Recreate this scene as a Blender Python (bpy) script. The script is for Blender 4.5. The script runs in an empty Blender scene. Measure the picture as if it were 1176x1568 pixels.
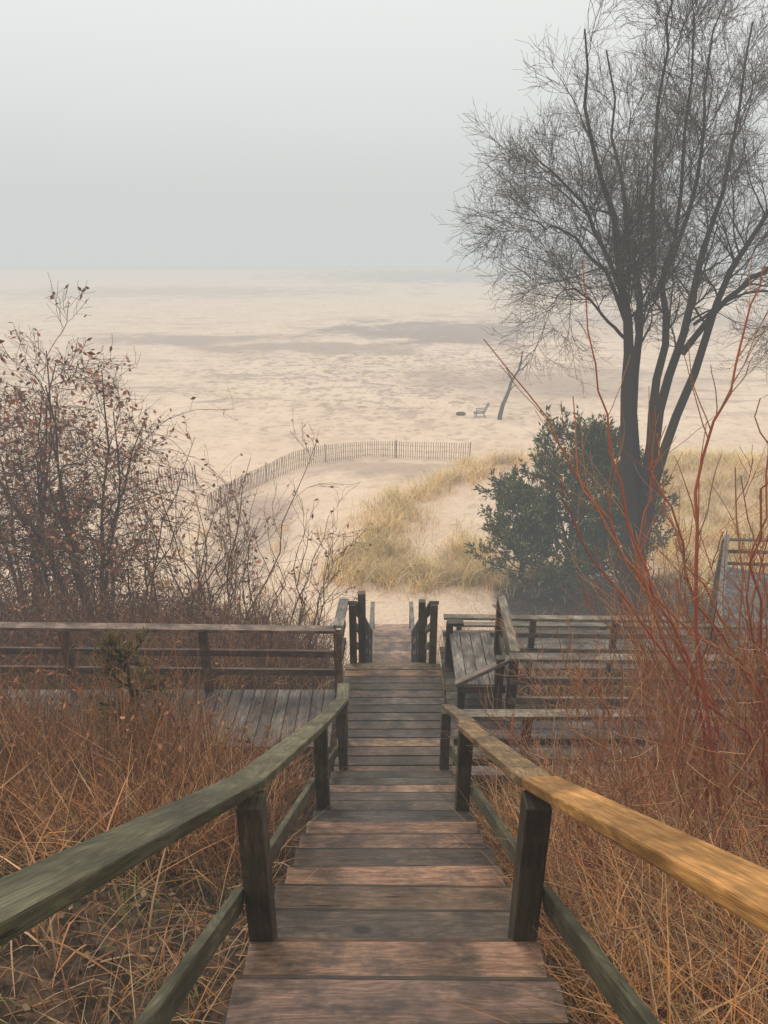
import bpy, math, random
import numpy as np
from mathutils import Vector
random.seed(7); rng=np.random.default_rng(11)
S=bpy.context.scene
S.view_settings.view_transform='Standard'; S.view_settings.look='None'; S.view_settings.exposure=0

# ------------------------------------------------------------ helpers
def smooth(a,b,x):
    t=np.clip((x-a)/(b-a),0,1); return t*t*(3-2*t)
def norm(a): return a/(np.linalg.norm(a,axis=-1,keepdims=True)+1e-9)
def link(o,parent=None):
    S.collection.objects.link(o)
    if parent: o.parent=parent
    return o
def empty(name):
    e=bpy.data.objects.new(name,None); return link(e)
def quads_mesh(name,parts,mat,parent=None,smooth_=False):
    V=[];F=[];C=[];o=0
    for v,f,c in parts:
        V.append(v);F.append(f+o);C.append(c);o+=len(v)
    V=np.concatenate(V).astype(np.float32);F=np.concatenate(F).astype(np.int32);C=np.concatenate(C)
    me=bpy.data.meshes.new(name)
    me.vertices.add(len(V)); me.vertices.foreach_set('co',V.ravel())
    me.loops.add(F.size); me.loops.foreach_set('vertex_index',F.ravel())
    me.polygons.add(len(F)); me.polygons.foreach_set('loop_start',np.arange(0,F.size,4,dtype=np.int32))
    if smooth_: me.polygons.foreach_set('use_smooth',np.ones(len(F),dtype=bool))
    me.update(calc_edges=True)
    a=me.attributes.new('Col','FLOAT_COLOR','POINT')
    rgba=np.ones((len(V),4),dtype=np.float32); rgba[:,:3]=C; a.data.foreach_set('color',rgba.ravel())
    me.materials.append(mat)
    me.validate()
    return link(bpy.data.objects.new(name,me),parent)
def cols(n,base,var=.25,pal=None):
    if pal is not None:
        pal=np.array(pal); b=pal[rng.integers(0,len(pal),n)]
    else: b=np.tile(np.array(base),(n,1))
    return b*rng.uniform(1-var,1+var,(n,1))
def tubes(P,R,sides,C):
    n,K,_=P.shape
    T=norm(np.gradient(P,axis=1))
    ref2=norm(np.array([.31,.93,.17]))
    A=norm(np.cross(T,ref2)); B=np.cross(T,A)
    an=np.arange(sides)*2*math.pi/sides
    ring=P[:,:,None,:]+R[:,:,None,None]*(np.cos(an)[None,None,:,None]*A[:,:,None,:]+np.sin(an)[None,None,:,None]*B[:,:,None,:])
    V=ring.reshape(-1,3)
    i=np.arange(n)[:,None,None]*K*sides; k=np.arange(K-1)[None,:,None]*sides; s=np.arange(sides)[None,None,:]
    s2=(s+1)%sides
    F=np.stack([i+k+s,i+k+s2,i+k+sides+s2,i+k+sides+s],-1).reshape(-1,4)
    return V,F,np.repeat(C,K*sides,axis=0)
def spawn(P,R,cnt,t0,t1,L,ang,K,rr=.6,rtip=.003,up=0.,wig=.12,tp=.4):
    n,Kp,_=P.shape; N=n*cnt; i=np.repeat(np.arange(n),cnt)
    tt=rng.uniform(t0,t1,N); t=tt*(Kp-1-1e-4); k=t.astype(int); f=(t-k)[:,None]
    pos=P[i,k]*(1-f)+P[i,k+1]*f; tan=norm(P[i,k+1]-P[i,k])
    r0=(R[i,k]*(1-f[:,0])+R[i,k+1]*f[:,0])*rr
    rn=rng.normal(size=(N,3)); perp=norm(rn-(rn*tan).sum(1,keepdims=True)*tan)
    a=np.radians(ang)*rng.uniform(.65,1.35,N)[:,None]
    d=tan*np.cos(a)+perp*np.sin(a)
    Ls=L*rng.uniform(.55,1.25,N)*(1-tp*tt)
    pts=[pos]
    for j in range(K-1):
        d=norm(d+wig*rng.normal(size=(N,3))+np.array([0,0,up]))
        pos=pos+d*(Ls/(K-1))[:,None]; pts.append(pos)
    Pc=np.stack(pts,1); s=np.linspace(0,1,K)[None,:]
    Rc=r0[:,None]*(1-s)+rtip*s; Rc=np.maximum(Rc,rtip)
    return Pc,Rc
def resample(pts,K):
    pts=np.array(pts,float); n=len(pts)
    q=np.concatenate([[2*pts[0]-pts[1]],pts,[2*pts[-1]-pts[-2]]])
    t=np.linspace(0,n-1-1e-6,K); out=[]
    for tt in t:
        k=int(tt);f=tt-k;p0,p1,p2,p3=q[k:k+4]
        out.append(.5*((2*p1)+(-p0+p2)*f+(2*p0-5*p1+4*p2-p3)*f*f+(-p0+3*p1-3*p2+p3)*f**3))
    return np.array(out)
def blades(pos,h,w,bend,droop,C,K=4):
    n=len(pos); az=rng.uniform(0,2*math.pi,n)
    D=np.stack([np.cos(az),np.sin(az),0*az],1)
    az2=az+rng.uniform(.8,2.2,n); W=np.stack([np.cos(az2),np.sin(az2),0*az],1)
    s=np.linspace(0,1,K)[None,:,None]
    hh=h[:,None,None]; bb=bend[:,None,None]; dr=droop[:,None,None]
    ctr=pos[:,None,:]+D[:,None,:]*hh*bb*(s**1.7)+np.array([0,0,1])*hh*(s-dr*s*s)
    wd=(w[:,None,None]*(1-s)**.6+.0008)*.5
    V=np.stack([ctr-W[:,None,:]*wd,ctr+W[:,None,:]*wd],2).reshape(-1,3)
    i=np.arange(n)[:,None]*K*2; k=np.arange(K-1)[None,:]*2
    F=np.stack([i+k,i+k+1,i+k+3,i+k+2],-1).reshape(-1,4)
    return V,F,np.repeat(C,K*2,axis=0)
def sprays(P,D,L,W,C):
    n=len(P); rn=rng.normal(size=(n,3)); Sd=norm(np.cross(D,rn))
    L=L[:,None];W=W[:,None]
    V=np.stack([P,P+D*L*.45+Sd*W*.5,P+D*L,P+D*L*.45-Sd*W*.5],1).reshape(-1,3)
    F=np.arange(n*4).reshape(-1,4)
    return V,F,np.repeat(C,4,axis=0)
def along(P,cnt,t0=0.,t1=1.):
    n,K,_=P.shape;i=np.repeat(np.arange(n),cnt);t=rng.uniform(t0,t1,n*cnt)*(K-1-1e-4);k=t.astype(int);f=(t-k)[:,None]
    return P[i,k]*(1-f)+P[i,k+1]*f, norm(P[i,k+1]-P[i,k])

# ------------------------------------------------------------ terrain height
def cx(y): return .02+.0115*np.asarray(y,float)
def wav(x,y,s,seed):
    r=np.random.default_rng(seed); z=0
    for _ in range(7):
        a=r.uniform(0,6.28); f=r.uniform(.6,1.7)/s; z=z+np.sin((x*math.cos(a)+y*math.sin(a))*f*6.28+r.uniform(0,6.28))
    return z/7
def H(x,y):
    x=np.asarray(x,float); y=np.asarray(y,float)
    base=np.interp(y,[-60,-6,0,5.5,7.5,12,16,18,24,34,37,41,60,366,390,460,6000],[6,1.9,-1.9,-5.55,-5.85,-9.1,-11.4,-11.55,-11.7,-11.8,-12.0,-13,-13,-13.1,-13.5,-15,-15])
    low=np.interp(y,[17,20,28,40,60,366,390,460,6000],[-11.5,-12.0,-12.8,-13,-13,-13.1,-13.5,-15,-15])
    s=smooth(-7,-1.,x+.8*wav(x,y,9,3)); z=np.where(y>17,base*s+low*(1-s),base)
    ax=np.abs(x-cx(y)); slope=1-smooth(15,18,y)
    z=z+slope*.22*smooth(.75,1.7,ax)+slope*smooth(1,2.5,-x)*.8*smooth(7.2,9.5,y)*(1-smooth(12.,16,y))
    lat=smooth(.8,2.5,ax)
    z=z+slope*lat*.12*wav(x,y,2.5,1)+slope*lat*.05*wav(x,y,.8,2)
    beach=smooth(17,24,y)
    z=z+beach*(.14*wav(x,y,13,4)+.06*wav(x,y,4,5)*(1-smooth(80,160,y)))*(1-smooth(200,330,y))
    z=z+beach*.10*wav(x*.6,y,2.6,15)*smooth(48,58,y)*(1-smooth(90,130,y))
    z=z+.5*np.exp(-((x-9)**2/9+(y-36)**2/9))+.7*np.exp(-((x-18)**2/40+(y-34)**2/20))+.3*np.exp(-((x-.2)**2/1.2+(y-27)**2/14))
    return z

# ------------------------------------------------------------ materials
def newmat(name):
    m=bpy.data.materials.new(name); m.use_nodes=True; nt=m.node_tree
    return m,nt,nt.nodes['Principled BSDF'],nt.nodes,nt.links
def N(nt,t,**kw):
    n=nt.nodes.new(t)
    for k,v in kw.items():
        if k in n.inputs.keys(): n.inputs[k].default_value=v
        else: setattr(n,k,v)
    return n
def mth(nt,op,a,b=None,c=None,clamp=False):
    n=nt.nodes.new('ShaderNodeMath'); n.operation=op; n.use_clamp=clamp
    for i,v in enumerate((a,b,c)):
        if v is None: continue
        if isinstance(v,(int,float)): n.inputs[i].default_value=v
        else: nt.links.new(v,n.inputs[i])
    return n.outputs[0]
def mixc(nt,f,a,b,bt='MIX'):
    n=nt.nodes.new('ShaderNodeMix'); n.data_type='RGBA'; n.blend_type=bt
    for i,v in ((0,f),(6,a),(7,b)):
        if isinstance(v,(int,float)): n.inputs[i].default_value=v
        elif isinstance(v,tuple): n.inputs[i].default_value=(*v,1)
        else: nt.links.new(v,n.inputs[i])
    return n.outputs[2]
def ramp(nt,f,a,b,lo=0.,hi=1.):
    n=nt.nodes.new('ShaderNodeMapRange'); n.interpolation_type='SMOOTHSTEP'
    nt.links.new(f,n.inputs[0]); n.inputs[1].default_value=a;n.inputs[2].default_value=b;n.inputs[3].default_value=lo;n.inputs[4].default_value=hi
    return n.outputs[0]
def noise(nt,vec,scale,detail=4,rough=.55):
    n=N(nt,'ShaderNodeTexNoise',Scale=scale,Detail=detail,Roughness=rough)
    if vec is not None: nt.links.new(vec,n.inputs['Vector'])
    return n.outputs[0]
def bump(nt,hgt,strength,dist,prev=None):
    b=N(nt,'ShaderNodeBump',Strength=strength,Distance=dist); nt.links.new(hgt,b.inputs['Height'])
    if prev is not None: nt.links.new(prev,b.inputs['Normal'])
    return b.outputs[0]

def mat_plant(name):
    m=bpy.data.materials.new(name); m.use_nodes=True; nt=m.node_tree; nt.nodes.clear()
    o=nt.nodes.new('ShaderNodeOutputMaterial'); d=nt.nodes.new('ShaderNodeBsdfDiffuse'); a=N(nt,'ShaderNodeAttribute',attribute_name='Col')
    nt.links.new(a.outputs['Color'],d.inputs['Color']); nt.links.new(d.outputs[0],o.inputs['Surface'])
    return m
M_bark=mat_plant('bark'); M_twig=mat_plant('twig')
M_grass=mat_plant('dry_grass'); M_leaf=mat_plant('leaf')
M_needle=mat_plant('needles'); M_red=mat_plant('red_stem')

def mat_wood(name,rough=.6,wet=.5,stain=(.03,.03,.022),sf=.6,gc=1.):
    m,nt,bs,nn,ll=newmat(name)
    uv=N(nt,'ShaderNodeUVMap',uv_map='UV'); a=N(nt,'ShaderNodeAttribute',attribute_name='Col')
    g=N(nt,'ShaderNodeNewGeometry')
    def mp(sx,sy):
        q=N(nt,'ShaderNodeMapping'); ll.new(uv.outputs[0],q.inputs[0]); q.inputs['Scale'].default_value=(sx,sy,1); return q.outputs[0]
    gr=noise(nt,mp(3.5,42),1.,7,.72)
    fib=noise(nt,mp(12,230),1.,3,.6)
    rings=noise(nt,mp(1.3,9),1.,2,.5)
    rg=mth(nt,'SINE',mth(nt,'MULTIPLY',rings,95.))
    cr=noise(nt,mp(1.6,38),1.,4,.6)
    blot=noise(nt,mp(4.5,9),1.,7,.72)
    c=mixc(nt,1.,a.outputs['Color'],ramp(nt,gr,.3,.7,1-.38*gc,1+.4*gc),'MULTIPLY')
    c=mixc(nt,1.,c,ramp(nt,rg,-1,1,.82,1.12),'MULTIPLY')
    c=mixc(nt,1.,c,ramp(nt,fib,.3,.7,.8,1.2),'MULTIPLY')
    st=ramp(nt,blot,.38,.7,0,sf)
    c=mixc(nt,st,c,stain)
    big=noise(nt,g.outputs['Position'],2.6,4)
    c=mixc(nt,1.,c,ramp(nt,big,.3,.7,.6,1.4),'MULTIPLY')
    crk=ramp(nt,cr,.30,.33,0,1)
    c=mixc(nt,mth(nt,'MULTIPLY_ADD',crk,-.9,.9),c,(.012,.01,.008))
    kn=N(nt,'ShaderNodeTexVoronoi',Scale=1.0); ll.new(mp(1.5,3.4),kn.inputs['Vector'])
    c=mixc(nt,ramp(nt,kn.outputs['Distance'],.05,.10,.85,0),c,(.02,.014,.01))
    ll.new(c,bs.inputs['Base Color'])
    ll.new(ramp(nt,blot,.3,.7,rough+.12,rough-.22),bs.inputs['Roughness'])
    bs.inputs['Specular IOR Level'].default_value=wet
    hs=mth(nt,'ADD',gr,mth(nt,'ADD',mth(nt,'MULTIPLY',fib,.3),mth(nt,'MULTIPLY',crk,.8))); ll.new(bump(nt,hs,.6,.006),bs.inputs['Normal'])
    return m
M_tread=mat_wood('weathered_tread_wood',.5,.32,(.030,.025,.020),.85)
M_rail=mat_wood('weathered_rail_wood',.6,.3,(.038,.043,.023),.72)
M_new=mat_wood('fresh_rail_wood',.5,.3,(.17,.085,.025),.6,.8)

# ------------------------------------------------------------ board builder
class MB:
    def __init__(s): s.v=[];s.f=[];s.uv=[];s.c=[]
    def beam(s,p0,p1,w,h,col,up=(0,0,1),jit=.12):
        p0=Vector(p0);p1=Vector(p1);d=(p1-p0);L=d.length;d.normalize();up=Vector(up)
        sd=d.cross(up)
        if sd.length<1e-3: sd=Vector((1,0,0))
        sd.normalize(); n=sd.cross(d).normalized()
        o=len(s.v)
        for a in (0,1):
            for b,c in ((-1,-1),(1,-1),(1,1),(-1,1)):
                s.v.append(p0+d*L*a+sd*w*.5*b+n*h*.5*c)
        k=random.uniform(1-jit*2,1+jit*2); col=tuple(x*k*random.uniform(1-jit*.3,1+jit*.3) for x in col)
        ou=random.uniform(0,90);ov=random.uniform(0,90)
        def q(idx,uvs):
            s.f.append([o+i for i in idx]); s.uv+= [(ou+u,ov+v) for u,v in uvs]; s.c.append(col)
        for j,(i0,i1) in enumerate(((0,1),(1,2),(2,3),(3,0))):
            wd=w if j%2==0 else h
            q((i0,i1,i1+4,i0+4),((0,j*.3),(0,j*.3+wd),(L,j*.3+wd),(L,j*.3)))
        q((3,2,1,0),((0,0),(0,w),(h*.2,w),(h*.2,0))); q((4,5,6,7),((0,0),(0,w),(h*.2,w),(h*.2,0)))
    def build(s,name,mat,parent=None,bev=.005):
        me=bpy.data.meshes.new(name); me.from_pydata([tuple(v) for v in s.v],[],s.f)
        u=me.uv_layers.new(name='UV'); u.data.foreach_set('uv',np.array(s.uv,dtype=np.float32).ravel())
        a=me.attributes.new('Col','FLOAT_COLOR','CORNER')
        c=np.ones((len(s.f)*4,4),dtype=np.float32); c[:,:3]=np.repeat(np.array(s.c),4,axis=0); a.data.foreach_set('color',c.ravel())
        me.materials.append(mat); me.update()
        o=link(bpy.data.objects.new(name,me),parent)
        if bev: 
            b=o.modifiers.new('bevel','BEVEL'); b.width=bev; b.segments=2; b.limit_method='ANGLE'
        return o
DK=(.10,.07,.048); OL=(.14,.122,.068); GR=(.19,.16,.13); RD=(.26,.14,.08)

# ------------------------------------------------------------ staircase
stair=empty('wooden_staircase')
tr=MB(); sg=MB(); rl=MB(); rn=MB(); ps=MB()
def zs1(y): return -1.49-.652*y
rise=.183; run=rise/.652
palt=[(.12,.085,.06),(.13,.092,.066),(.14,.1,.072),(.22,.13,.08),(.10,.074,.054),(.18,.118,.078),(.12,.095,.074),(.26,.15,.09)]
k=0; y=5.36-run
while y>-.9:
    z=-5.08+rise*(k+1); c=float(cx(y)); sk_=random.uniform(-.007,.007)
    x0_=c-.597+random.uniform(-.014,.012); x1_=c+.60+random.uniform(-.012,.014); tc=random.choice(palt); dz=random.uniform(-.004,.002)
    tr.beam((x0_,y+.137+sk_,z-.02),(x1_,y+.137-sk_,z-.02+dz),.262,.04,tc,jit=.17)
    tr.beam((x0_+.006,y+.281+sk_,z-.031),(x1_-.006,y+.281-sk_,z-.031+dz),.022,.036,tuple(q*.38 for q in tc))  # dark strip added at tread front, in place of the shade between steps
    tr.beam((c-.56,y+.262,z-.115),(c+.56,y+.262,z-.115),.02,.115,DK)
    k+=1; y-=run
yy=5.36
while yy<7.45:
    c=float(cx(yy)); tr.beam((c-.6,yy+.068,-5.1-random.uniform(0,.006)),(c+(.62 if yy>6.35 else .66),yy+.068,-5.1),.13,.04,random.choice(palt+[(.29,.185,.12),(.27,.17,.105),(.32,.2,.125)]),jit=.15); yy+=.142
y=7.5; k=0
while y<15.85:
    k+=1; z=-5.08-k*.19; c=float(cx(y))
    for b in (0,1): tr.beam((c-.56,y+.07+b*.142,z-.02),(c+.56,y+.07+b*.142,z-.02),.137,.04,random.choice(palt))
    y+=.279
zlow=-5.08-k*.19
while y<18.3:
    k+=1; c=float(cx(y)); tr.beam((c-.6,y+.07,zlow-.04-(y-15.8)*.1),(c+.6,y+.07,zlow-.04-(y-15.8)*.1),.132,.04,random.choice([(.34,.21,.14),(.3,.17,.11),(.4,.25,.16)])); y+=.147
for sx in (-.61,.625):
    sg.beam((float(cx(-1))+sx,-1,zs1(-1)-.24),(float(cx(5.36))+sx,5.36,zs1(5.36)-.24),.04,.26,DK)
    sg.beam((float(cx(7.45))+sx*.93,7.45,-5.3),(float(cx(15.8))+sx*.93,15.8,-11.0),.04,.26,DK)
def post(mb,x,y,z0,z1,s=.092,col=DK): mb.beam((x,y,z0),(x,y,z1),s,s,col,up=(0,1,0))
L1=(-.51,2.03);L2=(-.475,4.15);L3=(-.42,5.62);R1=(.585,2.03);R2=(.59,4.0);R3=(.62,5.62)
for (x,y) in (L1,L2,R1,R2): post(ps,x,y,zs1(y)-.35,zs1(y)+.82,s=.1,col=(.09,.064,.042))
for (x,y) in (L3,R3): post(ps,x,y,-5.3,-4.38,col=(.09,.064,.042))
for sx in(-1,1): post(ps,.02+sx*.62,-.2,zs1(-.2)-.3,zs1(-.2)+.95)
def cap(mb,a,b,col=OL,w=.14,h=.04): mb.beam(a,b,w,h,col,jit=.05)
cap(rl,(-.76,-.25,-.28),(-.53,2.075,-1.955),(.105,.096,.056))
cap(rl,(-.53,2.08,-1.96),(-.475,4.19,-3.37))
cap(rl,(-.475,4.2,-3.38),(-.425,5.72,-4.33),w=.13)
cap(rl,(-.42,5.7,-4.352),(-.425,6.02,-4.352),w=.13)
post(ps,-.435,5.98,-5.3,-4.385)
cap(rn,(.765,-.25,-.285),(.61,2.10,-1.975),(.42,.21,.065),w=.145,h=.042)
cap(rl,(.60,2.11,-1.985),(.60,4.03,-3.28),(.30,.185,.09))
cap(rl,(.60,4.04,-3.285),(.63,4.12,-3.33),(.34,.2,.1))
cap(rl,(.625,4.13,-3.33),(.63,5.60,-4.31),(.24,.16,.1),w=.12)
def midr(a,b,col=(.12,.108,.064)): rl.beam(a,b,.038,.09,col)
midr((-.67,.2,zs1(.2)+.32),(-.585,2.0,zs1(2)+.31)); midr((-.575,2.06,zs1(2.06)+.31),(-.54,4.1,zs1(4.1)+.29)); midr((-.535,4.2,zs1(4.2)+.29),(-.48,5.6,zs1(5.6)+.29))
midr((.73,.2,zs1(.2)+.32),(.66,2.0,zs1(2)+.31)); midr((.65,2.06,zs1(2.06)+.31),(.655,3.95,zs1(3.95)+.29)); midr((.655,4.05,zs1(4.05)+.29),(.69,5.6,zs1(5.6)+.29))
for sx in (-.50,.52):
    py=[7.52,9.6,11.7,13.8,15.9,18.1]
    pts=[]
    for i,q in enumerate(py):
        zt=-5.08-.681*(q-7.5) if q<15.9 else zlow-(q-15.8)*.1
        x=float(cx(q))+sx*(1 if q<15.8 else 1.12); post(ps,x,q,zt-.4,zt+.86,.09); pts.append((x,q,zt+.88))
    for i in range(len(pts)-1):
        a,b=pts[i],pts[i+1]; cap(rl,a,b,DK if i<1 else GR,w=.12)
        for dz in (.3,.6): rl.beam((a[0],a[1],a[2]-dz),(b[0],b[1],b[2]-dz),.04,.09,DK)
post(ps,-.29,7.85,-5.7,-4.25,.1); post(ps,.5,7.9,-5.7,-4.4,.09)
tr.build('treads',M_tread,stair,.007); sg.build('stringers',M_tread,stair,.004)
ps.build('posts',M_rail,stair,.006); rl.build('handrails',M_rail,stair,.006); rn.build('new_handrail',M_new,stair,.008)

# left deck
ld=empty('wooden_deck'); a=MB(); b=MB()
x=-.58
while x>-6.5:
    a.beam((x-.07,5.92,-5.1-random.uniform(0,.004)),(x-.07,6.93,-5.1),.132,.036,random.choice([(.17,.14,.12),(.14,.11,.095),(.12,.095,.08)])); x-=.14
a.beam((-6.5,5.94,-5.2),(-.6,5.94,-5.2),.04,.15,DK); a.beam((-6.5,6.9,-5.2),(-.6,6.9,-5.2),.04,.15,DK)
for px_ in (-.545,-2.12,-3.75,-5.4): post(b,px_,6.93,-5.9,-4.27,.092,(.2,.11,.07))
cap(b,(-6.6,6.93,-4.17),(-.56,6.93,-4.245),(.23,.15,.11),w=.13)
for dz in (.31,.57): b.beam((-6.6,6.90,-4.17-dz),(-.56,6.90,-4.245-dz),.038,.085,(.19,.11,.08))
cap(b,(-.53,6.90,-4.19),(-.50,7.55,-4.19),(.25,.21,.17),w=.12)
for dz in (.3,.55): b.beam((-.53,6.97,-4.2-dz),(-.50,7.5,-4.2-dz),.038,.085,DK)
a.build('deck_boards',M_tread,ld); b.build('railing',M_tread,ld)

# right deck
rd=empty('wooden_deck'); a=MB(); b=MB()
yy=5.5
while yy<6.3:
    xx=.72
    for x1 in (3.1,5.5,8.): a.beam((xx,yy+.068,-5.1-random.uniform(0,.004)),(x1-.006,yy+.068,-5.1),.132,.036,random.choice([GR,(.22,.185,.165),(.17,.14,.125)])); xx=x1
    yy+=.142
a.beam((.75,5.51,-5.21),(8,5.51,-5.21),.04,.16,DK)
yy=6.36
while yy<7.9:
    a.beam((.75,yy+.068,-5.13),(1.6,yy+.068,-5.13),.134,.036,random.choice([GR,DK])); yy+=.142
GB=(.23,.185,.14)
for q in (1.42,3.0,4.6,6.2,7.8): post(b,q,5.56,-5.9,-4.4,.088)
cap(b,(.70,5.56,-4.375),(8,5.56,-4.375),GB,w=.12); 
for dz in (.3,.55): b.beam((.70,5.53,-4.375-dz),(8,5.53,-4.375-dz),.038,.085,DK)
for q in (1.42,2.9,4.4,5.9,7.4): post(b,q,6.36,-5.9,-4.27,.092)
cap(b,(1.38,6.36,-4.245),(8,6.36,-4.30),GB,w=.13)
for dz in (.28,.54): b.beam((1.38,6.33,-4.245-dz),(8,6.33,-4.3-dz),.038,.085,GB)
post(b,1.28,6.42,-5.3,-4.28,.09)
b.beam((.80,6.40,-4.62),(1.42,6.40,-4.27),.09,.045,GB)
cap(b,(1.45,6.46,-4.25),(1.50,7.75,-4.25),GB,w=.1)
post(b,1.49,7.7,-6.3,-4.28,.09)
for dz in (.28,.54): b.beam((1.45,6.46,-4.25-dz),(1.50,7.75,-4.25-dz),.036,.08,DK)
for (y0,z0,x0,x1) in ((9.0,-5.29,.9,4.6),(10.3,-6.2,1.2,7.0)):
    for q in np.arange(x0+.1,x1,1.25): post(b,float(q),y0,z0-1.4,z0-.02,.085)
    cap(b,(x0,y0,z0),(x1,y0,z0-.05),GB,w=.12)
    for dz in (.28,.55): b.beam((x0,y0-.03,z0-dz),(x1,y0-.03,z0-.05-dz),.036,.08,GB)
yy=9.1
while yy<10.2: a.beam((1.0,yy,-6.25),(7,yy,-6.25),.134,.036,GR); yy+=.142
a.build('deck_boards',M_tread,rd); b.build('railing',M_rail,rd)

# bench at landing
bn=empty('wooden_bench'); a=MB()
for i in range(4): a.beam((.87+i*.13,6.42,-4.66),(.89+i*.13,7.5,-4.66),.12,.038,(.25,.21,.17))
for yy in (6.5,7.42):
    a.beam((.84,yy,-4.71),(1.34,yy,-4.71),.04,.07,DK)
    for xx in (.88,1.3): a.beam((xx,yy,-5.12),(xx,yy,-4.7),.08,.08,DK,up=(0,1,0))
a.beam((.82,6.41,-4.70),(1.36,6.41,-4.70),.03,.09,DK)
a.beam((.80,7.52,-4.5),(1.0,7.52,-4.5),.12,.04,DK); a.beam((.83,7.52,-5.12),(.83,7.52,-4.5),.08,.08,DK,up=(0,1,0))
a.build('seat_and_legs',M_tread,bn)

# far right boardwalk
bw=empty('wooden_boardwalk'); a=MB(); b=MB()
P0=np.array([5.9,8.9,-6.55]);P1=np.array([9.9,16.5,-8.3]); n_=60
dirw=(P1-P0)/np.linalg.norm(P1-P0); sdw=np.array([dirw[1],-dirw[0],0]); sdw/=np.linalg.norm(sdw)
for i in range(n_):
    c=P0+(P1-P0)*i/n_; a.beam(tuple(c-sdw*.75),tuple(c+sdw*.75),.137,.036,random.choice([(.2,.195,.195),(.24,.23,.22),(.17,.165,.16)]))
for sx in (-.78,.78):
    for t in np.linspace(0,1,6):
        c=P0+(P1-P0)*t+sdw*sx; b.beam(tuple(c-np.array([0,0,2.])),tuple(c+np.array([0,0,.9])),.09,.09,DK,up=(0,1,0))
    for dz in (.9,.6,.3):
        b.beam(tuple(P0+sdw*sx+[0,0,dz]),tuple(P1+sdw*sx+[0,0,dz]),.12 if dz==.9 else .04,.04 if dz==.9 else .09,(.18,.16,.14))
b.beam((9.0,16.6,-7.4),(13,16.3,-7.4),.12,.04,DK); b.beam((9.0,16.6,-7.75),(13,16.3,-7.75),.04,.09,DK); b.beam((9.,16.6,-8.1),(13,16.3,-8.1),.04,.09,DK)
for x in (9.,10.5,12.): b.beam((x,16.55,-10.5),(x,16.55,-7.4),.1,.1,DK,up=(0,1,0))
a.build('boards',M_tread,bw); b.build('railing',M_tread,bw)

# ------------------------------------------------------------ terrain mesh
xs=np.unique(np.concatenate([np.arange(-14,14,.2),np.sinh(np.linspace(-7.2,7.2,170))*2.2])); xs=xs[np.abs(xs)<1500]
ys=np.concatenate([np.linspace(-60,-6,8),np.arange(-5.8,24,.2),np.arange(24,60,.5),60*np.exp(np.linspace(0,4.,150))])
X,Y=np.meshgrid(xs,ys); Z=H(X,Y)
nx=len(xs);ny=len(ys); V=np.stack([X,Y,Z],-1).reshape(-1,3)
i=np.arange(ny-1)[:,None]*nx; j=np.arange(nx-1)[None,:]
F=np.stack([i+j,i+j+1,i+j+nx+1,i+j+nx],-1).reshape(-1,4)
xf,yf=X.ravel(),Y.ravel()
soil=(1-smooth(15.2,18.0,yf+1.5*wav(xf,yf,5,8)-1.2*(xf<-3)))
soil=np.maximum(soil,smooth(2.5,5,xf)*(1-smooth(21,25,yf+wav(xf,yf,4,9)))*.8)
m,nt,bs,nn,ll=newmat('sand_and_soil')
g=N(nt,'ShaderNodeNewGeometry'); pos=g.outputs['Position']; at=N(nt,'ShaderNodeAttribute',attribute_name='Col')
sep=N(nt,'ShaderNodeSeparateXYZ'); ll.new(pos,sep.inputs[0]); px_,py_=sep.outputs[0],sep.outputs[1]
warp=noise(nt,pos,.14,5,.65); warp2=noise(nt,pos,.75,5,.7); fine=noise(nt,pos,6,4,.7)
sand=mixc(nt,ramp(nt,warp,.35,.65),(.82,.60,.425),(.90,.68,.49))
sand=mixc(nt,ramp(nt,warp2,.45,.7,0,.45),sand,(.64,.44,.30))
tot=None
def ell(cx_,cy_,rx,ry,amt,edge=.5,k=1.5):
    a_=mth(nt,'DIVIDE',mth(nt,'SUBTRACT',px_,cx_),rx); b_=mth(nt,'DIVIDE',mth(nt,'SUBTRACT',py_,cy_),ry)
    r=mth(nt,'SQRT',mth(nt,'ADD',mth(nt,'MULTIPLY',a_,a_),mth(nt,'MULTIPLY',b_,b_)))
    r=mth(nt,'ADD',r,mth(nt,'MULTIPLY',mth(nt,'SUBTRACT',warp,.5),k*2)); r=mth(nt,'ADD',r,mth(nt,'MULTIPLY',mth(nt,'SUBTRACT',warp2,.5),k*.9))
    return ramp(nt,r,1+edge,1-edge,0,amt)
for e in ((8,106,17,14,.85,.4),(-8,90,13,6,.65,.5),(-27,97,14,6,.65,.5),(17,66,10,9,.6,.7),(30,280,60,50,.7,.5),(-6,28,2.2,5,.6,.5),(0,38,4,3.,.5,.4),(45,120,30,14,.5,.6),(-60,190,50,18,.4,.7)):
    v_=ell(*e); tot=v_ if tot is None else mth(nt,'MAXIMUM',tot,v_)
mps=N(nt,'ShaderNodeMapping'); ll.new(pos,mps.inputs[0]); mps.inputs['Scale'].default_value=(.10,.34,1); mps.inputs['Rotation'].default_value=(0,0,.12)
strk=noise(nt,mps.outputs[0],1.,8,.72)
yb=mth(nt,'MULTIPLY',ramp(nt,py_,44,60),ramp(nt,py_,150,110))
tot=mth(nt,'MAXIMUM',tot,mth(nt,'MULTIPLY',mth(nt,'MULTIPLY',ramp(nt,strk,.52,.63),yb),.55))
vor=N(nt,'ShaderNodeTexVoronoi',Scale=1.1); vw=N(nt,'ShaderNodeVectorMath',operation='ADD'); 
nz=N(nt,'ShaderNodeTexNoise',Scale=.8,Detail=3); ll.new(pos,nz.inputs['Vector']); ll.new(pos,vw.inputs[0]); ll.new(nz.outputs['Color'],vw.inputs[1]); ll.new(vw.outputs[0],vor.inputs['Vector'])
pit=ramp(nt,vor.outputs['Distance'],.12,.42,1,0)
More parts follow.
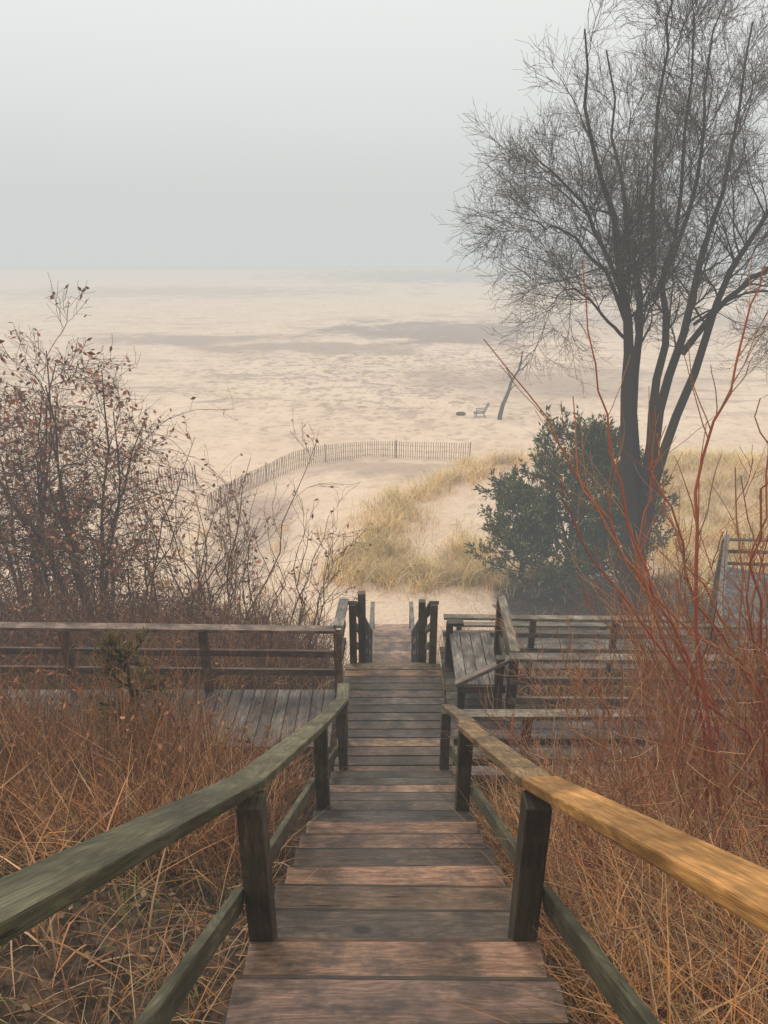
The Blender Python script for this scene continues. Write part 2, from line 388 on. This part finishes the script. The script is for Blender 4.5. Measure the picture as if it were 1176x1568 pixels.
trn=noise(nt,pos,.055,2,.4); trk=mth(nt,'ABSOLUTE',mth(nt,'SUBTRACT',mth(nt,'FRACT',mth(nt,'MULTIPLY',trn,14.)),.5))
trk=mth(nt,'MULTIPLY',ramp(nt,trk,.035,.012,0,1),mth(nt,'MULTIPLY',ramp(nt,warp2,.42,.52,0,1),ramp(nt,py_,40,50)))
mot=ramp(nt,warp2,.5,.58,0,1)
area=ell(3,74,22,22,1.,.5,.8)
tot=mth(nt,'MAXIMUM',tot,mth(nt,'MULTIPLY',mth(nt,'MULTIPLY',area,mot),.6))
tot=mth(nt,'MAXIMUM',tot,mth(nt,'MULTIPLY',trk,.4))
band=ramp(nt,mth(nt,'ADD',py_,mth(nt,'MULTIPLY',warp,40)),335,362,0,.5)
tot=mth(nt,'MAXIMUM',tot,band)
sand=mixc(nt,tot,sand,(.29,.195,.155))
sand=mixc(nt,mth(nt,'MULTIPLY',mth(nt,'MULTIPLY',pit,.6),mth(nt,'ADD',area,.3)),sand,(.40,.27,.185))
soilc=mixc(nt,ramp(nt,fine,.35,.65),(.035,.024,.016),(.14,.085,.055))
soilc=mixc(nt,ramp(nt,warp2,.5,.68,0,.4),soilc,(.06,.065,.025))
sf=mth(nt,'ADD',at.outputs['Fac'],mth(nt,'MULTIPLY',mth(nt,'SUBTRACT',warp2,.5),.9))
cc=mixc(nt,ramp(nt,sf,.4,.6),sand,soilc)
ll.new(cc,bs.inputs['Base Color']); bs.inputs['Roughness'].default_value=.95; bs.inputs['Specular IOR Level'].default_value=.1
hh_=mth(nt,'ADD',mth(nt,'MULTIPLY',warp2,.42),mth(nt,'ADD',mth(nt,'MULTIPLY',fine,.06),mth(nt,'MULTIPLY',pit,-.11)))
ll.new(bump(nt,hh_,.9,1.),bs.inputs['Normal'])
C=np.repeat(soil[:,None],3,axis=1)
quads_mesh('ground_terrain',[(V,F,C)],m,None,True)

# lake
m,nt,bs,nn,ll=newmat('lake_water'); bs.inputs['Base Color'].default_value=(.46,.48,.47,1); bs.inputs['Roughness'].default_value=.3
g=N(nt,'ShaderNodeNewGeometry'); ll.new(bump(nt,noise(nt,g.outputs['Position'],.4,4),.5,.3),bs.inputs['Normal'])
Vw=np.array([[-2000,340,-13.3],[2000,340,-13.3],[2000,3000,-13.3],[-2000,3000,-13.3]],float)
quads_mesh('lake_water',[(Vw,np.array([[0,1,2,3]]),np.ones((4,3)))],m)

# ------------------------------------------------------------ snow fence
def fence(path,name):
    e=empty(name); a=MB(); p=np.array(path,float); p=resample(np.c_[p,np.zeros(len(p))],200)
    sl=np.r_[0,np.cumsum(np.linalg.norm(np.diff(p,axis=0),axis=1))]; Lt=sl[-1]
    for s_ in np.arange(0,Lt,.145):
        x=np.interp(s_,sl,p[:,0]);y=np.interp(s_,sl,p[:,1]);z=float(H(x,y)); t=random.gauss(0,.012); h_=1.2+random.uniform(-.015,.015)+.05*math.sin(s_*.7)
        a.beam((x,y,z-.1),(x+t,y+t*.5,z+h_-.1),.042,.012,(.34,.19,.13),up=(0,1,0))
    for dz in (.15,.5,.85):
        q=np.arange(0,Lt,.8)
        for s0,s1 in zip(q[:-1],q[1:]):
            A_=[np.interp(s0,sl,p[:,0]),np.interp(s0,sl,p[:,1])];B_=[np.interp(s1,sl,p[:,0]),np.interp(s1,sl,p[:,1])]
            a.beam((*A_,float(H(*A_))+dz),(*B_,float(H(*B_))+dz),.01,.01,(.2,.16,.13))
    for s_ in np.arange(0,Lt,4.7):
        x=np.interp(s_,sl,p[:,0]);y=np.interp(s_,sl,p[:,1])+.06;z=float(H(x,y)); a.beam((x,y,z-.3),(x,y,z+1.18),.06,.06,(.2,.14,.1),up=(0,1,0))
    a.build('pickets',M_rail,e,0)
fence([(5.4,41.3),(2.5,41.8),(-.1,42),(-3,41),(-5.6,38.7),(-7.3,35.8),(-8.7,31.4)],'snow_fence')
fence([(-10.6,36.5),(-12,36),(-14,35.6)],'snow_fence')

# ------------------------------------------------------------ bare tree (multi-stem)
def stem(xz,yb,ye,r0,r1,K=16):
    p=[(x,yb+(ye-yb)*(i/(len(xz)-1))**1.3,z) for i,(x,z) in enumerate(xz)]
    P=resample(p,K); P+=rng.normal(size=P.shape)*.06*np.linspace(0,1,K)[:,None]
    return P,r1+(r0-r1)*(1-np.linspace(0,1,K))**1.25
st=[stem([(7.75,-11.8),(7.64,-8.3),(7.13,-6.0),(6.83,-4.06),(6.68,-2.25),(6.25,-.9),(5.8,.55),(5.2,1.75),(4.75,3.2),(4.6,4.4)],19.4,18.6,.24,.02),
 stem([(7.8,-11.8),(7.75,-8),(7.5,-6),(7.2,-4.06),(7.2,-1.9),(6.72,-.56),(6.33,1.02),(5.98,2.5),(5.6,4.4)],19.5,20.4,.20,.02),
 stem([(7.9,-11.8),(7.85,-8),(7.8,-5.8),(7.66,-4.06),(7.66,-2.25),(7.4,-1.05),(7.5,.25),(7.36,2.5),(7.2,4.9)],19.4,19.0,.19,.02),
 stem([(7.95,-11.8),(7.9,-8),(7.95,-5.8),(8.04,-4.06),(8.45,-1.9),(8.6,-.2),(8.96,1.3),(9.0,3.2),(9.1,5.0)],19.3,20.2,.21,.02),
 stem([(7.95,-11.8),(7.95,-7.8),(8.1,-5.5),(8.6,-3),(8.8,-1.1),(9.5,.5),(10.2,1.8),(11,3.2)],19.2,18.3,.19,.02),
 stem([(6.9,-3.4),(6.5,-1.7),(5.7,-.2),(5.0,.9),(4.2,1.5),(3.6,2.0)],19.4,18.8,.09,.015),
 stem([(6.75,-2.4),(6.1,-1.2),(5.0,-.1),(4.1,.3),(3.4,.4)],19.4,18.2,.07,.012),
 stem([(8.3,-3.),(9.2,-1.6),(10.2,-.7),(11.4,-.1),(12.6,.3)],19.4,19.,.10,.02),
 stem([(7.4,-1.5),(8.,.4),(8.2,2.2),(8.1,4.),(8.4,5.6)],19.6,20.4,.08,.015),
 stem([(7.3,-1.),(6.9,1.),(6.6,2.8),(6.5,4.6),(6.3,5.6)],19.6,18.,.07,.015),
 stem([(6.7,-2.6),(6.0,-2.0),(5.2,-1.3),(4.7,-1.3),(4.3,-1.7)],19.4,18.6,.05,.01),
 stem([(8.5,-2.2),(9.4,-1.5),(10.3,-1.3),(11.,-1.7),(11.3,-2.4)],19.4,18.6,.05,.01)]
P0_=np.stack([a for a,_ in st]);R0_=np.stack([b for _,b in st])
TB=(.06,.048,.04)
b1,r1=spawn(P0_[:5],R0_[:5],17,.42,.98,2.9,42,8,.36,.008,.05,.15)
b1b,r1b=spawn(P0_[5:],R0_[5:],12,.25,.98,2.2,44,8,.42,.008,.04,.15)
b1=np.concatenate([b1,b1b]);r1=np.concatenate([r1,r1b])
b2,r2=spawn(b1,r1,9,.15,1.,1.45,42,6,.5,.005,.03,.18)
b3,r3=spawn(b2,r2,6,.15,1.,.9,40,5,.55,.004,.04,.2)
b4,r4=spawn(b3,r3,2,.2,1.,.55,36,3,.7,.0035,.06,.2)
quads_mesh('bare_tree',[tubes(P0_,R0_,8,cols(len(P0_),TB,.1)),tubes(b1,r1,5,cols(len(b1),(.075,.057,.046),.2)),tubes(b2,r2,4,cols(len(b2),(.10,.075,.06),.2)),
  tubes(b3,r3,3,cols(len(b3),(.15,.11,.085),.2)),tubes(b4,r4,3,cols(len(b4),(.2,.145,.11),.2))],M_bark,None,True)

# ------------------------------------------------------------ juniper
def juniper(name,x,y,h,w,nb,ns,nl,ll_,lw,pal,tilt=0):
    z=float(H(x,y)); K=8
    P=np.stack([np.linspace(x,x+tilt,K),np.full(K,y),np.linspace(z-.2,z+h*.95,K)],1)[None]; R=np.linspace(h*.025,.01,K)[None]
    c1,q1=spawn(P,R,nb,.03,.98,w,66,7,.45,.01,.13,.08,tp=.62)
    c2,q2=spawn(c1,q1,ns,.2,1.,w*.3,42,5,.6,.005,.09,.14)
    c3,q3=spawn(c2,q2,4,.2,1.,w*.13,38,4,.6,.003,.06,.14)
    pp,dd=along(c3,nl,0,1); pp2,dd2=along(c2,nl,.3,1); pp=np.concatenate([pp,pp2]);dd=np.concatenate([dd,dd2])
    n=len(pp); D=norm(dd+rng.normal(size=(n,3))*.45+np.array([0,0,.1]))
    cc_=cols(n,None,.35,pal)*(1+.5*wav(pp[:,0]+pp[:,1]*.7,pp[:,2]*1.3,.9,77))[:,None]
    quads_mesh(name,[tubes(P,R,6,cols(1,(.06,.04,.03),0)),tubes(c1,q1,4,cols(len(c1),(.06,.045,.035))),tubes(c2,q2,3,cols(len(c2),(.05,.05,.03))),
      sprays(pp,D,rng.uniform(.6,1.4,n)*ll_,rng.uniform(.6,1.3,n)*lw,cc_)],M_needle)
JP=[(.12,.135,.05),(.165,.17,.065),(.09,.10,.045),(.2,.19,.08)]
juniper('juniper_bush',6.6,22.3,5.5,3.3,95,8,5,.18,.06,JP,.1)
juniper('juniper_bush',8.6,22.0,4.6,2.3,50,7,5,.18,.06,JP,-.2)
juniper('juniper_bush',4.9,22.0,3.7,2.7,70,7,5,.17,.06,JP)
juniper('cedar_sapling',-2.35,5.3,1.8,.55,55,6,5,.06,.007,[(.22,.17,.06),(.15,.13,.05),(.28,.17,.07)])

# ------------------------------------------------------------ shrubs
def shrub(name,x,y,n0,h,spread,r,lv,pal,lean=(0,0),leaves=None,droop=None,mat=None,up=.03):
    mat=mat or M_twig
    z=float(H(x,y)); K=9; P=[]
    az=rng.uniform(0,6.28,n0); sp=rng.uniform(.15,1,n0)*spread; hh=h*rng.uniform(.7,1.05,n0)
    t=np.linspace(0,1,K)
    for i in range(n0):
        bx=x+.2*math.cos(az[i]);by=y+.2*math.sin(az[i])
        P.append(np.stack([bx+(sp[i]*math.cos(az[i])+lean[0])*t**1.3+.09*np.cumsum(rng.normal(size=K)),by+(sp[i]*math.sin(az[i])+lean[1])*t**1.3+.06*np.cumsum(rng.normal(size=K)),z-.15+hh[i]*t],1))
    P=np.stack(P);R=np.linspace(r,r*.2,K)[None]*np.ones((n0,1))
    parts=[tubes(P,R,5,cols(n0,None,.2,pal))]; cur,cr=P,R; tips=[]
    for (cnt,L,ang,Kk,rt) in lv:
        cur,cr=spawn(cur,cr,cnt,.2,1.,L,ang,Kk,.55,rt,up,.2); parts.append(tubes(cur,cr,3,cols(len(cur),None,.25,pal))); tips.append(cur)
    if droop:
        dP,dR=spawn(P,R,droop[0],.3,.85,droop[1],60,12,.35,.005,-.16,.18); parts.append(tubes(dP,dR,4,cols(len(dP),None,.2,pal)))
        d2,dr2=spawn(dP,dR,7,.1,1.,.7,50,5,.6,.003,-.08,.22); parts.append(tubes(d2,dr2,3,cols(len(d2),None,.2,pal))); tips.append(d2)
    if leaves:
        cnt,sz,lp=leaves; T=np.concatenate([q[:, -3:] for q in tips]); T=T[rng.permutation(len(T))[:cnt]]; pp,_=along(T,1)
        D=norm(rng.normal(size=(len(pp),3))+np.array([0,0,-.8])); parts.append(sprays(pp,D,rng.uniform(.6,1.4,len(pp))*sz,rng.uniform(.4,.7,len(pp))*sz,cols(len(pp),None,.3,lp)))
    return quads_mesh(name,parts,mat)
VP=[(.17,.115,.09),(.21,.145,.115),(.13,.09,.075)]
LP=[(.42,.17,.10),(.5,.23,.13),(.3,.13,.085)]
shrub('bare_tree',-5.7,11.3,9,6.1,1.9,.05,[(10,1.5,48,7,.007),(6,.95,45,6,.004),(4,.5,42,4,.0032)],VP,(-.1,0),(2000,.11,LP),(11,4.2),up=-.01)
shrub('bare_tree',-7.6,12.4,7,6.6,2.,.05,[(9,1.5,45,7,.007),(6,.95,42,6,.004),(4,.5,40,4,.0032)],VP,(0,0),(1300,.11,LP),(7,3.6),up=0)
shrub('bare_shrub',-4.7,10.4,6,3.3,1.6,.035,[(8,1.3,45,6,.006),(6,.8,42,5,.0035),(3,.4,40,4,.003)],VP,(.4,0),(700,.10,LP),(7,2.6))
SP=[(.23,.145,.10),(.28,.18,.125),(.18,.12,.085)]
for (x,y,n0,h,sp,ln) in ((-3.5,10.2,5,3.6,1.2,.2),(-2.7,9.6,6,3.5,1.1,.1),(-1.9,9.9,6,3.4,1.1,.2),(-1.5,9.2,5,2.6,.9,.2),(-3.3,11.5,4,4.1,1.1,.3)):
    shrub('bare_shrub',x,y,n0,h,sp,.019,[(6,1.1,38,6,.004),(4,.6,36,5,.003)],SP,(ln,0),(70,.08,LP),up=.07)
shrub('bare_shrub',-4.4,9.9,3,4.4,.5,.022,[(6,.8,36,6,.004),(3,.4,36,4,.003)],VP,(1.2,0),(80,.09,LP),up=.05)

def thicket(name,x0,x1,y0,y1,n,h,pal,r=.006,br=4,bl=.5,leafn=0,lp=LP,excl=None,mat=None,wig=.1):
    mat=mat or M_twig
    x=rng.uniform(x0,x1,n);y=rng.uniform(y0,y1,n)
    if excl is not None:
        k=~excl(x,y); x,y=x[k],y[k]; n=len(x)
    z=H(x,y)-.03; K=6; d=norm(np.stack([rng.normal(size=n)*.25,rng.normal(size=n)*.25,np.ones(n)],1)); p=np.stack([x,y,z],1); pts=[p]; hh=h*rng.uniform(.5,1.2,n)
    for j in range(K-1):
        d=norm(d+rng.normal(size=(n,3))*wig); p=p+d*(hh/(K-1))[:,None]; pts.append(p)
    P=np.stack(pts,1); R=np.linspace(r,r*.4,K)[None]*np.ones((n,1))
    c,q=spawn(P,R,br,.3,1.,bl,35,4,.6,r*.4,.08,.15)
    parts=[tubes(P,R,3,cols(n,None,.3,pal)),tubes(c,q,3,cols(len(c),None,.3,pal))]
    if leafn:
        pp,_=along(c[rng.permutation(len(c))[:leafn]],1); D=norm(rng.normal(size=(len(pp),3))+np.array([0,0,-.8])); parts.append(sprays(pp,D,rng.uniform(.6,1.4,len(pp))*.07,rng.uniform(.5,.9,len(pp))*.04,cols(len(pp),None,.3,lp)))
    return quads_mesh(name,parts,mat)
indeck=lambda x,y:(np.abs(x-cx(y))<.8)|((y>5.8)&(y<7.1)&(x<0))|((y>5.4)&(y<6.5)&(x>0))|((y>6.3)&(y<8.)&(x>0)&(x<1.65))
TP=[(.23,.13,.095),(.29,.16,.11),(.18,.11,.09),(.35,.21,.12)]
thicket('brush_thicket',-11,-.9,7.3,13.5,2900,1.35,TP,.0075,5,.45,3000)
thicket('brush_thicket',-14,-1.6,13,17.5,1300,1.3,TP,.010,4,.45,600)
thicket('brush_thicket',1.8,13,8.2,17.5,1300,1.0,TP,.009,4,.4,500)
WP=[(.36,.165,.075),(.45,.21,.095),(.26,.13,.07),(.16,.10,.065)]
LW=[(.34,.15,.085),(.42,.2,.11),(.24,.12,.075)]
thicket('dry_weeds',-6.5,-.85,3.4,5.8,700,.9,WP,.0045,6,.35,1500,LW,excl=indeck)
thicket('dry_weeds',-7,-1.75,4.4,5.75,1100,1.5,WP,.005,6,.4,2400,LW,excl=indeck)

# ------------------------------------------------------------ grasses
OG=[(.56,.25,.085),(.45,.19,.07),(.66,.39,.19),(.26,.13,.065),(.60,.28,.10),(.14,.08,.05),(.36,.20,.11),(.50,.32,.17)]
def grass(name,x0,x1,y0,y1,n,h,w,b,dr,pal,dens=None,excl=None,clump=0,K=4,cs=.14):
    x=rng.uniform(x0,x1,n);y=rng.uniform(y0,y1,n); cj=np.ones(n)
    if clump:
        m_=max(1,int(n/clump)); cxs=rng.uniform(x0,x1,m_);cys=rng.uniform(y0,y1,m_)
        i=rng.integers(0,m_,n); x=cxs[i]+rng.normal(size=n)*cs;y=cys[i]+rng.normal(size=n)*cs; cj=rng.uniform(.5,1.3,m_)[i]
    k=np.ones(n,bool)
    if dens is not None: k&=rng.uniform(size=n)<dens(x,y)
    if excl is not None: k&=~excl(x,y)
    x,y,cj=x[k],y[k],cj[k];n=len(x); pos=np.stack([x,y,H(x,y)-.02],1)
    return blades(pos,rng.uniform(*h,n),rng.uniform(*w,n),rng.uniform(*b,n),rng.uniform(*dr,n),cols(n,None,.3,pal)*cj[:,None],K)
quads_mesh('dry_grass',[
 grass('g',-6.5,-.75,3.2,5.9,14000,(.35,1.0),(.004,.009),(.05,.8),(0,.45),OG,excl=indeck,clump=22),
 grass('g',-6.5,-1.7,4.2,5.8,6000,(.7,1.4),(.004,.008),(.05,.5),(0,.3),OG,excl=indeck,clump=22),
 grass('g',-6.5,-.72,1.2,3.6,6500,(.12,.45),(.004,.008),(.3,1.4),(.1,.7),[(.36,.17,.075),(.22,.13,.065),(.12,.08,.05),(.45,.3,.17),(.45,.21,.08)],excl=indeck,dens=lambda x,y:.25+.75*(wav(x,y,1.2,21)>0)),
 grass('g',-5,-.72,1.0,4.,700,(.12,.3),(.006,.012),(.3,.9),(.1,.5),[(.24,.3,.08),(.18,.22,.07)],excl=indeck,clump=12),
 grass('g',-4,-1.2,1.4,2.8,90,(.4,.7),(.01,.018),(.6,1.4),(.2,.6),[(.42,.2,.1),(.34,.17,.09),(.5,.3,.17)],excl=indeck,clump=10,K=6),
 grass('g',-9,-.9,7.2,16,14000,(.3,.8),(.006,.014),(.1,.7),(0,.5),OG+[(.6,.44,.22)],excl=indeck,clump=25)],M_grass)
quads_mesh('dry_grass',[
 grass('g',.78,4.5,1.0,5.4,19000,(.25,.75),(.004,.009),(.2,1.2),(.1,.6),OG+[(.70,.41,.18)],excl=indeck,clump=20),
 grass('g',.78,4.0,1.0,3.5,5000,(.2,.6),(.003,.007),(.5,1.5),(.1,.6),OG,excl=indeck),
 grass('g',1.2,12,7.,19,12000,(.3,.8),(.006,.014),(.1,.8),(0,.5),OG+[(.6,.44,.22),(.55,.42,.2)],excl=indeck,clump=25)],M_grass)
bx=np.array([(-.9,22.8),(-.4,25),(.2,27.5),(.7,30),(2.2,32.4),(4.5,34.5),(7.5,36.5),(10,37)])
def bg_d(x,y):
    xc=np.interp(y,bx[:,1],bx[:,0]); band=1.1*np.exp(-((x-xc)/1.1)**2)*(y>22)*(y<37.5)
    bot=np.exp(-((y-22.6-.25*wav(x,y,2,31))/.8)**2)*smooth(-1.8,-.8,x)*(1-smooth(5.5,7,x))
    mid=np.exp(-(((x-3.3)/.8)**2+((y-25)/1.4)**2))
    rt=smooth(8,9.5,x-.1*(37-y))*smooth(19,22,y)*(1-smooth(37,39,y))*.9
    cr=np.exp(-((y-36.7-.4*wav(x,y,5,33))/1.)**2)*smooth(3,6,x)
    return np.clip(np.maximum.reduce([band,bot,mid,rt*.75,cr]),0,1)*(.4+.6*(wav(x,y,1.6,35)>-.2))
BG=[(.95,.70,.32),(.98,.77,.42),(.86,.61,.26),(.76,.53,.21),(.66,.46,.2)]
quads_mesh('beach_grass',[grass('b',-2.5,24,20.5,39,95000,(.55,1.2),(.014,.028),(.3,1.2),(.1,.6),BG,dens=bg_d,clump=38,cs=.2),
 grass('b',-2.5,9,21,25,14000,(.5,1.1),(.012,.022),(.2,.9),(.1,.6),BG+[(.5,.44,.16)],dens=bg_d,clump=34,cs=.18),
 grass('b',-16,-2,17,30,5000,(.3,.8),(.012,.02),(.2,.9),(.1,.5),BG,dens=lambda x,y:(wav(x,y,3,41)>.15)*1.,clump=30)],M_grass)

# leaf litter on slope
n=12000; x=rng.uniform(-6,5,n);y=rng.uniform(.8,5.8,n);k=~indeck(x,y);x,y=x[k],y[k];n=len(x)
pos=np.stack([x,y,H(x,y)+rng.uniform(0,.07,n)],1); D=norm(np.stack([rng.normal(size=n),rng.normal(size=n),rng.normal(size=n)*.35],1))
quads_mesh('leaf_litter',[sprays(pos,D,rng.uniform(.025,.07,n),rng.uniform(.015,.04,n),cols(n,None,.35,[(.17,.09,.055),(.26,.145,.085),(.1,.065,.045),(.34,.22,.13)]))],M_leaf)

# ------------------------------------------------------------ red stemmed shrub (right)
RP=[(.48,.18,.10),(.38,.15,.085),(.52,.26,.13),(.45,.24,.13),(.36,.23,.15)]
ex=[[(2.75,3.5,-4.2),(2.24,3.3,-2.53),(1.57,3.55,-1.89),(1.19,3.75,-1.4),(.92,3.92,-.97),(.60,4.05,-.58)],
 [(2.3,3.4,-4.1),(1.8,3.38,-2.32),(1.51,3.58,-1.82),(1.34,3.86,-1.12),(1.245,4.03,-.69),(1.16,4.26,-.12)],
 [(2.1,2.9,-3.7),(1.64,3.1,-1.9),(1.62,3.28,-1.22),(1.74,3.48,-.73),(1.87,3.63,-.32),(1.95,3.7,-.1)],
 [(2.7,3.,-3.9),(2.1,3.2,-2.7),(1.6,3.4,-2.2),(1.2,3.6,-1.7),(.98,3.7,-1.25)],
 [(3.0,3.6,-4.3),(2.4,3.6,-2.8),(1.9,3.7,-2.0),(1.62,3.9,-1.3),(1.6,4.0,-.95)],
 [(2.4,3.3,-4.0),(2.0,3.4,-2.7),(1.55,3.5,-1.9),(1.15,3.7,-1.3),(1.08,3.9,-.85)],
 [(2.9,3.3,-4.0),(2.4,3.3,-2.8),(2.05,3.4,-1.8),(2.1,3.5,-1.1),(2.2,3.6,-.7)],
 [(2.4,3.9,-4.4),(2.1,3.9,-3.0),(1.7,4.0,-2.1),(1.75,4.2,-1.5),(1.8,4.3,-1.15)],
 [(3.1,4.2,-4.6),(2.7,4.2,-3.0),(2.2,4.3,-2.2),(1.9,4.5,-1.6),(1.95,4.7,-1.2)],
 [(3.1,3.8,-4.3),(2.6,3.7,-2.9),(2.3,3.8,-2.2),(2.35,4.,-1.3),(2.25,4.1,-.9)]]
Pe=np.stack([resample(p,16) for p in ex]);Pe+=rng.normal(size=Pe.shape)*.02; Re=np.linspace(.011,.003,16)[None]*np.ones((len(ex),1))
e1,er1=spawn(Pe,Re,12,.2,.85,.6,28,7,.45,.0018,.07,.1)
n0=200; bx_=rng.uniform(1.35,4.1,n0);by_=rng.uniform(2.3,5.2,n0);az=rng.uniform(0,6.28,n0);sp=rng.uniform(.1,.9,n0);K=10;t=np.linspace(0,1,K)[None]
hh=rng.uniform(1.2,2.9,n0)*(.45+.55*smooth(1.3,2.4,bx_))
Pr=np.stack([bx_[:,None]+(sp*np.cos(az)-.3)[:,None]*t**1.5,by_[:,None]+(sp*np.sin(az))[:,None]*t**1.4,(H(bx_,by_)-.05)[:,None]+hh[:,None]*t],-1)
Pr+=np.cumsum(rng.normal(size=Pr.shape)*.022,axis=1); Pr[...,0]=np.maximum(Pr[...,0],.86+.1*rng.random((n0,1))); Rr=(np.linspace(.009,.003,K)[None])*rng.uniform(.5,1.3,(n0,1))
s1,q1=spawn(Pr,Rr,8,.2,.95,.6,32,6,.6,.0022,.08,.12); s2,q2=spawn(s1,q1,3,.2,1.,.33,32,4,.65,.0017,.08,.14)
quads_mesh('red_twig_dogwood',[tubes(Pe,Re,6,cols(len(Pe),None,.2,[(.40,.12,.075),(.46,.17,.09)])),tubes(e1,er1,4,cols(len(e1),None,.2,RP)),tubes(Pr,Rr,5,cols(n0,None,.25,RP)),tubes(s1,q1,4,cols(len(s1),None,.25,RP)),tubes(s2,q2,3,cols(len(s2),None,.25,RP+[(.6,.36,.19)]))],M_red,None,True)

# ------------------------------------------------------------ beach objects
z=float(H(9.,52))
K=10
dt=[resample([(8.9,52,z-.4),(9.1,52,z+1.0),(9.5,52,z+2.1),(9.7,52,z+3.0),(10.2,52,z+3.9),(10.35,52,z+5.2)],K),resample([(9.75,52,z+2.9),(9.6,52.1,z+3.3),(9.3,52.1,z+3.8),(9.25,52.1,z+4.0)],K),resample([(10.1,52,z+3.7),(10.5,51.9,z+4.0),(10.8,51.9,z+4.4)],K),resample([(9.5,52,z+2.1),(9.9,52,z+2.6),(10.1,51.9,z+2.7)],K)]
dR=[np.linspace(.19,.06,K),np.linspace(.08,.03,K),np.linspace(.07,.03,K),np.linspace(.05,.02,K)]
quads_mesh('dead_tree_trunk',[tubes(np.stack(dt),np.stack(dR),7,cols(4,(.10,.075,.055),.1))],M_bark,None,True)
z=float(H(6.1,53.5)); lp=resample([(5.7,53.5,z+.12),(6.1,53.45,z+.16),(6.5,53.5,z+.12)],8)
quads_mesh('driftwood_log',[tubes(lp[None],np.array([[.06,.13,.15,.15,.14,.14,.12,.05]]),8,cols(1,(.09,.07,.06),0))],M_bark,None,True)
ch=empty('beach_chair'); a=MB(); x0,y0=7.6,53.; z=float(H(x0,y0)); CC=(.06,.055,.06)
for dy in (-.28,.28):
    a.beam((x0-.55,y0+dy,z+.32),(x0+.3,y0+dy,z+.38),.05,.05,CC); a.beam((x0+.25,y0+dy,z+.34),(x0+.62,y0+dy,z+1.1),.05,.05,CC)
    a.beam((x0-.45,y0+dy,z-.05),(x0-.3,y0+dy,z+.33),.05,.05,CC); a.beam((x0+.45,y0+dy,z-.05),(x0+.1,y0+dy,z+.36),.05,.05,CC); a.beam((x0-.35,y0+dy,z+.6),(x0+.42,y0+dy,z+.66),.07,.04,CC); a.beam((x0-.32,y0+dy,z+.33),(x0-.32,y0+dy,z+.6),.04,.04,CC)
for i in range(6): a.beam((x0-.5+i*.15,y0-.27,z+.37),(x0-.5+i*.15,y0+.27,z+.37),.11,.02,(.12,.13,.16))
for i in range(5): a.beam((x0+.3+i*.075,y0-.27,z+.48+i*.14),(x0+.3+i*.075,y0+.27,z+.48+i*.14),.02,.11,(.12,.13,.16))
a.build('frame_and_slats',M_rail,ch,0)

# ------------------------------------------------------------ fog volume (homogeneous mist; its own emission stands in for scattered daylight)
m=bpy.data.materials.new('mist'); m.use_nodes=True; nt=m.node_tree; nt.nodes.clear()
o=nt.nodes.new('ShaderNodeOutputMaterial'); ab=nt.nodes.new('ShaderNodeVolumeAbsorption'); em=nt.nodes.new('ShaderNodeEmission'); ad=nt.nodes.new('ShaderNodeAddShader')
SG=.0056
ab.inputs['Color'].default_value=(0,0,0,1); ab.inputs['Density'].default_value=SG
em.inputs['Color'].default_value=(.645,.668,.652,1); em.inputs['Strength'].default_value=SG
nt.links.new(ab.outputs[0],ad.inputs[0]); nt.links.new(em.outputs[0],ad.inputs[1]); nt.links.new(ad.outputs[0],o.inputs['Volume'])
bpy.ops.mesh.primitive_cube_add(size=1,location=(0,1400,12)); f=bpy.context.object; f.name='fog'; f.scale=(3900,3100,66); f.data.materials.append(m)

# ------------------------------------------------------------ world, sun, camera
w=bpy.data.worlds.new('World'); S.world=w; w.use_nodes=True; nt=w.node_tree; bg=nt.nodes['Background']
sk=nt.nodes.new('ShaderNodeTexSky'); sk.sky_type='NISHITA'; sk.sun_disc=False; sk.sun_elevation=math.radians(58); sk.sun_rotation=math.radians(-35)
mx=nt.nodes.new('ShaderNodeMix'); mx.data_type='RGBA'; mx.inputs[0].default_value=.9; nt.links.new(sk.outputs[0],mx.inputs[6]); mx.inputs[7].default_value=(11.9,11.8,11.5,1)
nt.links.new(mx.outputs[2],bg.inputs['Color']); bg.inputs['Strength'].default_value=.1
ln=bpy.data.lights.new('sun','SUN'); ln.energy=1.5; ln.angle=math.radians(25); ln.color=(1,.92,.81)
so=link(bpy.data.objects.new('sun',ln)); 
az=math.radians(-35); el=math.radians(58); dv=Vector((math.sin(az)*math.cos(el),math.cos(az)*math.cos(el),math.sin(el)))
so.rotation_euler=dv.to_track_quat('Z','Y').to_euler()
cd=bpy.data.cameras.new('camera'); cam=link(bpy.data.objects.new('camera',cd)); cd.sensor_fit='VERTICAL'; cd.sensor_height=36; cd.lens=1050/1568*36
cd.clip_start=.05; cd.clip_end=6000; cam.location=(0,0,0); cam.rotation_euler=(math.radians(68.25),0,0); S.camera=cam
